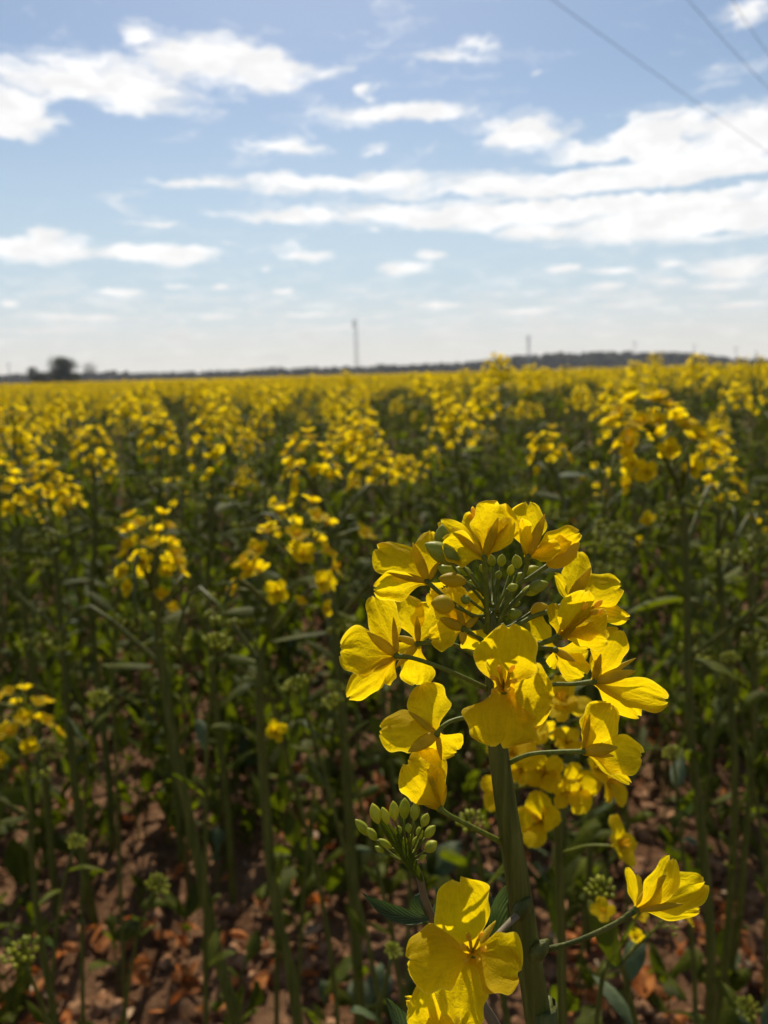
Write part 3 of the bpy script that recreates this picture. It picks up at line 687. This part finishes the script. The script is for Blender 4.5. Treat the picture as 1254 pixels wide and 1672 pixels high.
# ------------------------------------------------------------------ neighbours built to the photograph
def emit(parts, name, loc, label, cat, group=None, rotz=0.0):
    root = empty(name, loc); root.rotation_euler.z = rotz; tag(root, label, cat, group)
    for nm, mb, subs in parts:
        o = mb.obj(nm, root)
        for s in subs: s.obj('flower', o)
    return root

def custom(Y, path, hs, label, r_px=20, nh=2, seed=1, n=18, single=(), leaves='near', rbot=1.0):
    """plant whose stem follows picture points at distance Y; path from the head down. single = lone flowers (x,y,size px)"""
    n = int(n * 1.35) if n > 5 else n; rg = random.Random(seed); nh += 2 if nh or Y > .6 else 0; P = [PT(x, y, Y) for x, y in path]; P[0].z -= .012 * hs
    low = P[-1]; foot = Vector((low.x + (low.x - P[-2].x) * .6, Y + rg.uniform(-.02, .05), -.01))
    if low.z > .2: P += [low.lerp(foot, .5) + Vector((.004, 0, 0)), foot]
    else: P.append(foot)
    root = foot.copy(); root.z = 0
    sp_ = [p - root for p in reversed(P)]
    H = sp_[-1].z
    r0 = r_px / 2 * psz(path[-1][0], min(path[-1][1], 1650), Y) * rbot
    parts = plant_parts(rg, H, 0, nh, stempts=sp_, r0=r0, topscale=hs, hi_sub=True, nfl=n, leaves=leaves)
    for (x, y, s, ax, ay) in single:
        m = MB(); c = PT(x, y, Y - .01) - root; a = PT(ax, ay, Y) - root
        flower(m, c, (c - a).normalized() + Vector((0, -.2, .3)), s * psz(x, y, Y) * .55, rg, 0)
        tube(m, *smooth([a, a.lerp(c, .5) + Vector((0, 0, .002)), c], [.0007, .0006, .0008], 3), 'pedicel', 5)
        parts.append(('flower', m, []))
    return emit(parts, 'rapeseed_plant', root, label, 'rapeseed plant', 'rapeseed plants near the camera')

# straight behind the close-up stem
custom(0.33, [(900, 1215), (908, 1300), (914, 1450), (918, 1660)], .78, 'rapeseed plant just behind the thick close-up stem, its yellow head below the large flowers', 19, 0, 21, 15,
       [(914, 1156, 92, 905, 1215), (886, 1342, 92, 915, 1345), (1000, 1382, 84, 920, 1392), (978, 1270, 100, 912, 1250), (932, 1280, 84, 912, 1265), (846, 1232, 90, 903, 1262), (870, 1205, 84, 902, 1235), (824, 1290, 74, 908, 1290), (890, 1262, 80, 905, 1262), (830, 1212, 70, 903, 1240)], leaves=False)
custom(.32, [(1046, 1522), (1010, 1580), (975, 1660)], .50, 'small rapeseed plant low behind the long right-hand flower stalk, mostly pale green buds', 11, 0, 22, 3, [(988, 1492, 44, 1020, 1540)])
custom(0.64, [(1092, 735), (1116, 830), (1122, 1000), (1128, 1200), (1150, 1400), (1162, 1600)], 1.05, 'plant right of the close-up with the largest blurred yellow head on a dark stem', 19, 2, 23, 26,
       [(1065, 780, 34, 1112, 810), (1062, 852, 34, 1118, 880), (1046, 885, 22, 1120, 905)])
custom(0.79, [(1178, 800), (1172, 900), (1190, 1100), (1200, 1300)], .68, 'rapeseed plant at the right with a small yellow head touching the largest blurred head', 15, 1, 24, 12)
custom(0.60, [(462, 925), (440, 1020), (424, 1110), (432, 1300), (450, 1480), (480, 1620)], 1.08, 'plant with curved dark stem and ragged yellow head left of the close-up flowers', 21, 1, 25, 15,
       [(414, 935, 50, 455, 960), (388, 962, 34, 450, 975), (488, 985, 26, 444, 1030), (446, 1196, 42, 428, 1200)])
custom(0.70, [(246, 915), (252, 990), (266, 1100), (290, 1240), (322, 1400), (356, 1560), (384, 1668)], 1.10, 'left plant whose domed yellow head stands on a long stem bowing to the right', 21, 1, 26, 19,
       [(215, 1000, 0.1, 258, 1010), (262, 975, 32, 252, 1010), (280, 996, 28, 256, 1030)])
custom(0.84, [(512, 770), (536, 860), (545, 1000), (560, 1180), (574, 1400), (588, 1660)], .92, 'rapeseed plant with a tall stem between the ragged head and the close-up flowers', 20, 3, 27, 17,
       [(480, 822, 28, 530, 840), (574, 795, 34, 535, 850), (592, 876, 42, 548, 920)])
custom(0.79, [(40, 1190), (48, 1290), (52, 1400), (66, 1530), (88, 1660)], 1.2, 'short rapeseed plant at the left edge with its yellow head low against the soil', 14, 1, 28, 11, [(20, 1200, 42, 46, 1235)])
custom(1.09, [(78, 800), (90, 900), (104, 1080), (118, 1240), (138, 1420)], .98, 'rapeseed plant near the left edge with a yellow head like a drooping crown', 15, 2, 29, 18, [(50, 838, 22, 84, 860), (110, 820, 20, 84, 860)])
custom(1.24, [(258, 720), (262, 820), (256, 960), (270, 1140)], 1.02, 'rapeseed plant with a round yellow head standing directly above the domed head at the left', 13, 1, 30, 17, [(243, 754, 18, 260, 770), (256, 754, 18, 262, 770)])
custom(1.33, [(150, 740), (156, 860), (150, 1000), (170, 1200)], 1.1, 'rapeseed plant with a broad sloping yellow head left of the round blurred head', 13, 3, 31, 18)
custom(1.40, [(628, 745), (640, 860), (650, 1000)], .55, 'rapeseed plant with a small round yellow head left of the close-up flowers', 12, 0, 32, 7)
custom(1.40, [(704, 758), (712, 860), (722, 1000)], .6, 'rapeseed plant with a small ring-shaped yellow head above the topmost close-up flower', 12, 0, 33, 9)
custom(1.46, [(738, 690), (756, 800), (770, 950)], .95, 'rapeseed plant with a tall yellow head above the small ring-shaped head', 12, 2, 34, 17)
custom(1.02, [(900, 745), (930, 850), (960, 1000)], .85, 'rapeseed plant with a double yellow head between the close-up flowers and the largest blurred head', 14, 2, 35, 14)
custom(1.14, [(22, 710), (30, 840), (40, 1000)], .85, 'rapeseed plant with a yellow head cut by the left edge of the picture', 13, 1, 36, 13)
custom(0.91, [(1236, 850), (1225, 960), (1232, 1150), (1215, 1400)], .5, 'rapeseed plant at the right edge, its head mostly brownish green buds', 14, 3, 37, 5)
custom(1.14, [(345, 720), (346, 850), (338, 980), (352, 1150)], .95, 'rapeseed plant with an open, scattered yellow head right of the round blurred head', 13, 3, 38, 13)
SH = [(352, 1042, .62, 62), (404, 1004, .66, 58), (486, 1112, .60, 56), (158, 1135, .75, 50), (545, 1140, .62, 50), (772, 1334, .34, 62), (640, 1548, .42, 40), (38, 1548, .50, 78), (252, 1438, .66, 52),
      (545, 1118, .80, 40), (985, 1445, .36, 64), (978, 925, .85, 55), (1100, 1225, .6, 44), (1010, 860, .9, 60), (300, 790, 1.15, 36), (190, 945, .9, 44), (120, 1370, .6, 40), (690, 1010, .8, 40), (1195, 1070, .75, 40), (1225, 1640, .6, 50)]
for i, (x, y, Y, wpx) in enumerate(SH):
    rg = random.Random(900 + i); s_ = .82 * wpx * psz(x, y, Y) / .030; c = PT(x, y, Y); ln = rg.choice((-1, 1)) * rg.uniform(.03, .09)
    c.z -= .012 * s_; root = Vector((c.x + ln, Y + .02, 0)); t_ = c - root; m = MB()
    a_, b_ = smooth([(0, 0, 0), (t_.x * .25 + .006, t_.y * .3, t_.z * .5), (t_.x * .7, t_.y * .7, t_.z * .85), tuple(t_)], [.0030, .0024, .0017, .0011], 4); tube(m, a_, b_, 'stem', 7)
    o_ = (a_[-1] - a_[-2]).normalized(); parts = [('stem', m, []), ('bud_cluster', budcluster(rg, t_, o_, s_, 22, 0), [])]
    for k in range(4):
        q = rg.uniform(0, 6.28); parts.append(('leaf', leaf(rg, a_[rg.randint(4, len(a_) - 3)], (math.cos(q), math.sin(q), rg.uniform(.4, 1.8)), rg.uniform(.025, .055), rg.uniform(.008, .014), rg.uniform(-.1, .4), rg.choice(('leaf', 'leaf', 'glaucous'))), []))
    emit(parts, 'budding_shoot', root, 'slender rapeseed shoot ending in a cluster of unopened pale green buds', 'budding shoot', 'shoots with unopened green buds')
taken = [(o.location.x, o.location.y) for o in C.objects if o.type == 'EMPTY']

# ------------------------------------------------------------------ the crop: single plants near, one mass beyond
NT_ = 12; temps = []; merged = []
for i in range(NT_):
    rg = random.Random(100 + i); parts = plant_parts(rg, rg.uniform(.71, .79), 1, None, .08, 1.15, None, .0042, nfl=(28, 24, 20, 0.1, 27, 5, 22, 16, 1, 25, 20, 10)[i])
    temps.append([(nm, mb.mesh(nm)) for nm, mb, _ in parts])
    mm = MB(); [mm.add(mb) for _, mb, _ in parts]; merged.append(mm)

rp = random.Random(77)
def inside(x, y, marg=0.0): return y > .3 and abs(x) < y * .53 + marg
cand = []; step = .25                           # sown in rough rows
yy = .62
while yy < 19:
    xx = -(yy * .53 + 1.7)
    while xx < yy * .53 + 1.7:
        x = xx + rp.uniform(-.085, .085); y = yy + rp.uniform(-.085, .085)
        xx += step
        if noise.noise(Vector((x * .9, y * .9, 4))) < -.42 and rp.random() < .6: continue
        if y < .55 or (y < 1.2 and abs(x) < y * .6 and rp.random() < .45): continue
        if any((x - a) ** 2 + (y - b) ** 2 < .09 ** 2 for a, b in taken): continue
        cand.append((x, y))
    yy += step
cand.sort(key=lambda p: math.hypot(*p))
inview = [p for p in cand if inside(p[0], p[1], .06)]
solo = inview[:275]; solo_set = set(solo); rest = [p for p in cand if p not in solo_set]
def hgt(x, y):
    s = (1.05 if y > 1.6 else 1.0) + .11 * noise.noise(Vector((x * 1.4, y * 1.4, 9))) - (.10 if rp.random() < .33 else 0) + rp.gauss(0, .085)
    s *= 1 + .03 * max(-1, min(1, x / max(y * .5, .3)))
    cap = CAM_H + .004 + .026 * max(-1, min(1, x / max(y * .5, .3)))
    if y < 1.3: cap -= .05 * min(1, (1.3 - y) / .5) + .05 * rp.random()
    return min(s, (cap + ((.035 + .06 * max(0, min(1, x / (y * .35)))) * rp.random() if rp.random() < .4 and y > 1.5 else 0)) / .845, 1.12)
first = {}
for i, (x, y) in enumerate(solo):
    k = rp.randrange(NT_); s = hgt(x, y)
    if y < 1.3: k = rp.choice((3, 8)) if y < 1.0 or rp.random() < .6 else k
    root = empty('rapeseed_plant', (x, y, gz(x, y) - .005)); root.rotation_euler.z = rp.uniform(0, 6.28); root.scale = (s, s, s)
    tag(root, 'slender flowering rapeseed plant standing out of focus in the crop behind the nearest ones', 'rapeseed plant', 'flowering rapeseed plants of the crop')
    for nm, me in temps[k]:
        o = bpy.data.objects.new(nm, me); C.objects.link(o); o.parent = root
        
# source meshes of the mass
src = bpy.data.collections.new('crop_sources')
for i, mm in enumerate(merged):
    o = bpy.data.objects.new('a_source_%02d' % i, mm.mesh('crop_plant')); src.objects.link(o)
low_ = []
for i in range(8):
    rg = random.Random(300 + i); mm = MB()
    for nm, mb, _ in plant_parts(rg, rg.uniform(.72, .80), 2, 1, .08, 1.15, None, .0045, nfl=(16, .1, 12, 6, .1, 14, 3, 9)[i]): mm.add(mb)
    for j in range(9):
        q = rg.uniform(0, 6.28); mm.add(leaf(rg, (0, 0, rg.uniform(.25, .72)), (math.cos(q), math.sin(q), .8), .11, .035, .2, 'leaf', 'leaf', 1, 2))
    low_.append(mm)
PS = 3.0; NP = 3
for i in range(NP):
    rg = random.Random(500 + i); mm = MB(); a = -PS / 2 + .1
    while a < PS / 2:
        b = -PS / 2 + .1
        while b < PS / 2:
            if noise.noise(Vector((a * 2.2, b * 2.2, 40 + i * 5))) < -.22: b += .28; continue
            s = 1.02 + rg.gauss(0, .07) + .10 * noise.noise(Vector((a * 1.6, b * 1.6, i * 7.3))) - (.09 if rg.random() < .3 else 0)
            mt = Matrix.Translation((a + rg.uniform(-.09, .09), b + rg.uniform(-.09, .09), 0)) @ Matrix.Rotation(rg.uniform(0, 6.28), 4, 'Z') @ Matrix.Scale(min(s, 1.12), 4)
            mm.add(low_[rg.randrange(8)], mt); b += .27
        a += .27
    o = bpy.data.objects.new('b_patch_%02d' % i, mm.mesh('crop_patch')); src.objects.link(o)
pv, pi, pr, ps = [], [], [], []
for x, y in rest:
    pv.append((x, y, gz(x, y) - .005)); pi.append(rp.randrange(NT_)); pr.append((0, 0, rp.uniform(0, 6.28))); ps.append(hgt(x, y))
y = 19 + PS / 2
while y < 260:
    n = int((y * .56 + 5) / PS) + 1
    for i in range(-n, n + 1):
        pv.append((i * PS, y, 0)); pi.append(NT_ + rp.randrange(NP)); pr.append((0, 0, rp.randrange(4) * math.pi / 2)); ps.append(1.0)
    y += PS
me = bpy.data.meshes.new('crop_points'); me.from_pydata(pv, [], [])
at_ = me.attributes.new('idx', 'INT', 'POINT'); at_.data.foreach_set('value', pi)
at_ = me.attributes.new('scl', 'FLOAT', 'POINT'); at_.data.foreach_set('value', ps)
at_ = me.attributes.new('rot', 'FLOAT_VECTOR', 'POINT'); at_.data.foreach_set('vector', [c for v in pr for c in v])
crop = bpy.data.objects.new('rapeseed_crop', me); C.objects.link(crop)
tag(crop, 'mass of blurred yellow rapeseed in flower reaching to the horizon', 'rapeseed crop', kind='stuff')
gn = bpy.data.node_groups.new('scatter', 'GeometryNodeTree')
gn.interface.new_socket('Geometry', in_out='INPUT', socket_type='NodeSocketGeometry'); gn.interface.new_socket('Geometry', in_out='OUTPUT', socket_type='NodeSocketGeometry')
gi, gout = gn.nodes.new('NodeGroupInput'), gn.nodes.new('NodeGroupOutput'); iop = gn.nodes.new('GeometryNodeInstanceOnPoints'); ci = gn.nodes.new('GeometryNodeCollectionInfo')
ci.inputs['Collection'].default_value = src; ci.inputs['Separate Children'].default_value = True; ci.inputs['Reset Children'].default_value = True
iop.inputs['Pick Instance'].default_value = True
def attr(nm, dt):
    a = gn.nodes.new('GeometryNodeInputNamedAttribute'); a.data_type = dt; a.inputs[0].default_value = nm; return [o for o in a.outputs if o.enabled][0]
L_ = gn.links.new
L_(gi.outputs[0], iop.inputs['Points']); L_(ci.outputs[0], iop.inputs['Instance']); L_(attr('idx', 'INT'), iop.inputs['Instance Index'])
e2r = gn.nodes.new('FunctionNodeEulerToRotation'); L_(attr('rot', 'FLOAT_VECTOR'), e2r.inputs[0]); L_(e2r.outputs[0], iop.inputs['Rotation']); L_(attr('scl', 'FLOAT'), iop.inputs['Scale'])
L_(iop.outputs[0], gout.inputs[0])
md = crop.modifiers.new('scatter', 'NODES'); md.node_group = gn

# ------------------------------------------------------------------ far things
def horizon_y(px): return H0 / 2 - (FPX * math.tan(PITCH)) - (px - W0 / 2) * math.tan(ROLL)
# far wood: a long mass of crowns on the skyline
fw = MB(); rf = random.Random(9)
prof = [(-40, 614), (150, 607), (250, 608), (330, 606), (400, 604), (450, 601), (520, 600), (583, 598), (640, 596), (700, 595), (760, 592), (800, 586), (850, 580), (900, 577), (950, 576), (1000, 573), (1040, 576), (1080, 574), (1130, 575), (1170, 581), (1220, 586), (1300, 588)]
YF = 900.0
for i in range(2100):
    px = rf.uniform(-30, 1300)
    for a, b in zip(prof, prof[1:]):
        if a[0] <= px <= b[0]: ty = a[1] + (b[1] - a[1]) * (px - a[0]) / (b[0] - a[0])
    Yq = YF + rf.uniform(-60, 60)
    top = PT(px, ty, Yq); r_ = rf.uniform(2.2, 5.0); zt = max(top.z, 2.5) * rf.uniform(.3, 1.0)
    clod(fw, (top.x, Yq, max(zt - r_ * .8, r_ * .3)), r_, rf, 'wood', .9, True)
fo_ = fw.obj('far_woods'); tag(fo_, 'low dark strip of woodland along the skyline behind the field', 'woodland', kind='stuff')

def tree(px, base_r, hpx, Y, label, seed, wpx):
    rg = random.Random(seed); s = psz(px, 610, Y); H = hpx * s; Wd = wpx * s / 2; foot = PT(px, horizon_y(px), Y); foot.z = 0
    root = empty('tree', foot); tag(root, label, 'tree', 'trees on the skyline at the left')
    H = H * 1.2 + CAM_H
    t = MB(); tube(t, *smooth([(0, 0, -.3), (.1, 0, H * .3), (0, .1, H * .62)], [H * .035, H * .028, H * .012], 4), 'bark', 8)
    cr = MB(); ends = []
    for i in range(11):
        q = i * 2.4; z0 = H * rg.uniform(.2, .5); e = Vector((math.cos(q) * Wd * rg.uniform(.35, .75), math.sin(q) * Wd * rg.uniform(.35, .75), z0 + H * rg.uniform(.12, .4)))
        tube(t, [(0, 0, z0), e * .5 + Vector((0, 0, z0 * .55)), e], [H * .012, H * .008, H * .003], 'bark', 5, False); ends.append(e)
    t.obj('trunk', root)
    lob = [Vector((rg.gauss(0, .38) * Wd, rg.gauss(0, .38) * Wd, H * rg.uniform(.12, .76))) for _ in range(22)]
    for i in range(5200):
        e = rg.choice(lob)
        d = Vector((rg.gauss(0, 1), rg.gauss(0, 1), rg.gauss(0, 1))).normalized() * (rg.random() ** .45)
        p = e + Vector((d.x * Wd * .46, d.y * Wd * .46, d.z * H * .19)); p.z = max(p.z, H * .06)
        a = Vector((rg.gauss(0, 1), rg.gauss(0, 1), rg.gauss(0, 1))).normalized(); b = a.orthogonal().normalized(); s_ = rg.uniform(.09, .2) * H / 7
        n = len(cr.v); cr.v += [tuple(p + a * s_), tuple(p + b * s_ * .6), tuple(p - a * s_), tuple(p - b * s_ * .6)]; cr.face((n, n + 1, n + 2, n + 3), 'wood')
    cr.obj('crown', root)
YT = 290
tree(109, 0, 42, YT, 'round dark leafy tree on the skyline at the left, the tallest there', 41, 60)
tree(62, 0, 27, YT + 8, 'low dark bushy tree just left of the round skyline tree', 42, 36)
tree(84, 0, 20, YT + 14, 'small dark tree wedged between the round skyline tree and the low bushy one', 43, 34)

def mast(px, top_y, Y, wpx, label, lattice=True):
    foot = PT(px, 605, Y); foot.z = 0; T = PT(px, top_y, Y); H = T.z; wd_ = wpx * psz(px, 600, Y)
    root = empty('lattice_mast' if lattice else 'utility_pole', foot); tag(root, label, 'mast' if lattice else 'pole', 'masts on the skyline')
    if lattice:
        q = MB(); hw = wd_ / 2; r_ = wd_ * .09
        for sx, sy in ((-1, -1), (1, -1), (1, 1), (-1, 1)):
            tube(q, [(sx * hw, sy * hw, 0), (sx * hw * .75, sy * hw * .75, H)], [r_, r_ * .8], 'steel', 5)
        q.obj('leg', root); q = MB(); n = 16
        for i in range(n):
            z0, z1 = H * i / n, H * (i + 1) / n; w0, w1 = hw * (1 - .25 * i / n), hw * (1 - .25 * (i + 1) / n)
            for (a, b), (c, d) in (((-1, -1), (1, -1)), ((1, -1), (1, 1)), ((1, 1), (-1, 1)), ((-1, 1), (-1, -1))):
                if i % 2: a, b, c, d = c, d, a, b
                tube(q, [(a * w0, b * w0, z0), (c * w1, d * w1, z1)], [r_ * .5] * 2, 'steel', 4, False)
        q.obj('brace', root)
        q = MB(); tube(q, [(0, 0, H), (0, 0, H * 1.05)], [r_, r_ * .5], 'steel', 5)
        for z in (.86, .93): tube(q, [(-hw * 1.3, -hw, H * z), (-hw * 1.3, -hw, H * (z + .05))], [r_ * 2.2] * 2, 'steel', 6)
        q.obj('antenna', root)
    else:
        q = MB(); tube(q, [(0, 0, 0), (0, 0, H)], [wd_ * .5, wd_ * .35], 'steel', 7); q.obj('post', root)
        q = MB(); tube(q, [(-wd_ * 2.6, 0, H * .93), (wd_ * 2.6, 0, H * .93)], [wd_ * .3] * 2, 'steel', 5); q.obj('crossarm', root)
mast(583, 522, 640, 5.6, 'tallest grey lattice mast on the skyline, left of the middle')
mast(863, 548, 820, 4.2, 'shorter grey lattice mast above the woodland right of the tallest one')
mast(1035, 557, 850, 1.6, 'thin pole above the woodland right of the two lattice masts', False)
mast(1132, 562, 850, 1.4, 'thin pole where the woodland ends at the right', False)
mast(1200, 566, 850, 1.4, 'thin pole over the open skyline at the far right', False)
mast(15, 592, 700, 1.6, 'thin pole on the skyline left of the low bushy tree', False)

def cable(p0, p1, hgt_, r_, label):
    d0, d1 = ray(*p0), ray(*p1); A = CO + d0 * (hgt_ / d0.z); B = CO + d1 * (hgt_ / d1.z)
    v = B - A; A2 = A - v * 1.2; B2 = B + v * 3.0; pts = []
    for i in range(41):
        t = i / 40; p = A2.lerp(B2, t); p.z -= .9 * (4 * t * (1 - t)) - .55; pts.append(p)
    m = MB(); tube(m, pts, [r_] * 41, 'cable', 6); o = m.obj('power_line'); tag(o, label, 'power line', 'overhead power lines')
cable((905, -5), (1252, 232), 9.0, .0085, 'longest dark overhead cable, crossing the upper right sky into the clouds')
cable((1130, 0), (1254, 124), 9.2, .008, 'dark overhead cable between the longest cable and the one nearest the top right corner')
cable((1200, 0), (1254, 66), 9.6, .0075, 'short dark overhead cable nearest the top right corner')

# ------------------------------------------------------------------ the air over the field
hb = MB(); X_, Y_, Z0_, Z1_ = 1500, 1300, -3.0, 60.0
hb.v = [(-X_, -300, Z0_), (X_, -300, Z0_), (X_, Y_, Z0_), (-X_, Y_, Z0_), (-X_, -300, Z1_), (X_, -300, Z1_), (X_, Y_, Z1_), (-X_, Y_, Z1_)]
for f in ((0, 3, 2, 1), (4, 5, 6, 7), (0, 1, 5, 4), (1, 2, 6, 5), (2, 3, 7, 6), (3, 0, 4, 7)): hb.face(f, 'haze')
hm, ht, ho = newmat('haze'); MAT['haze'] = hm
pv_ = ht.n('ShaderNodeVolumePrincipled'); pv_.inputs['Color'].default_value = (.92, .95, 1, 1); pv_.inputs['Density'].default_value = .00020
ht.t.links.new(pv_.outputs[0], ho.inputs['Volume'])
tag(hb.obj('haze'), 'thin pale air between the camera and the skyline', 'haze', kind='stuff')
sc.cycles.volume_bounces = 0
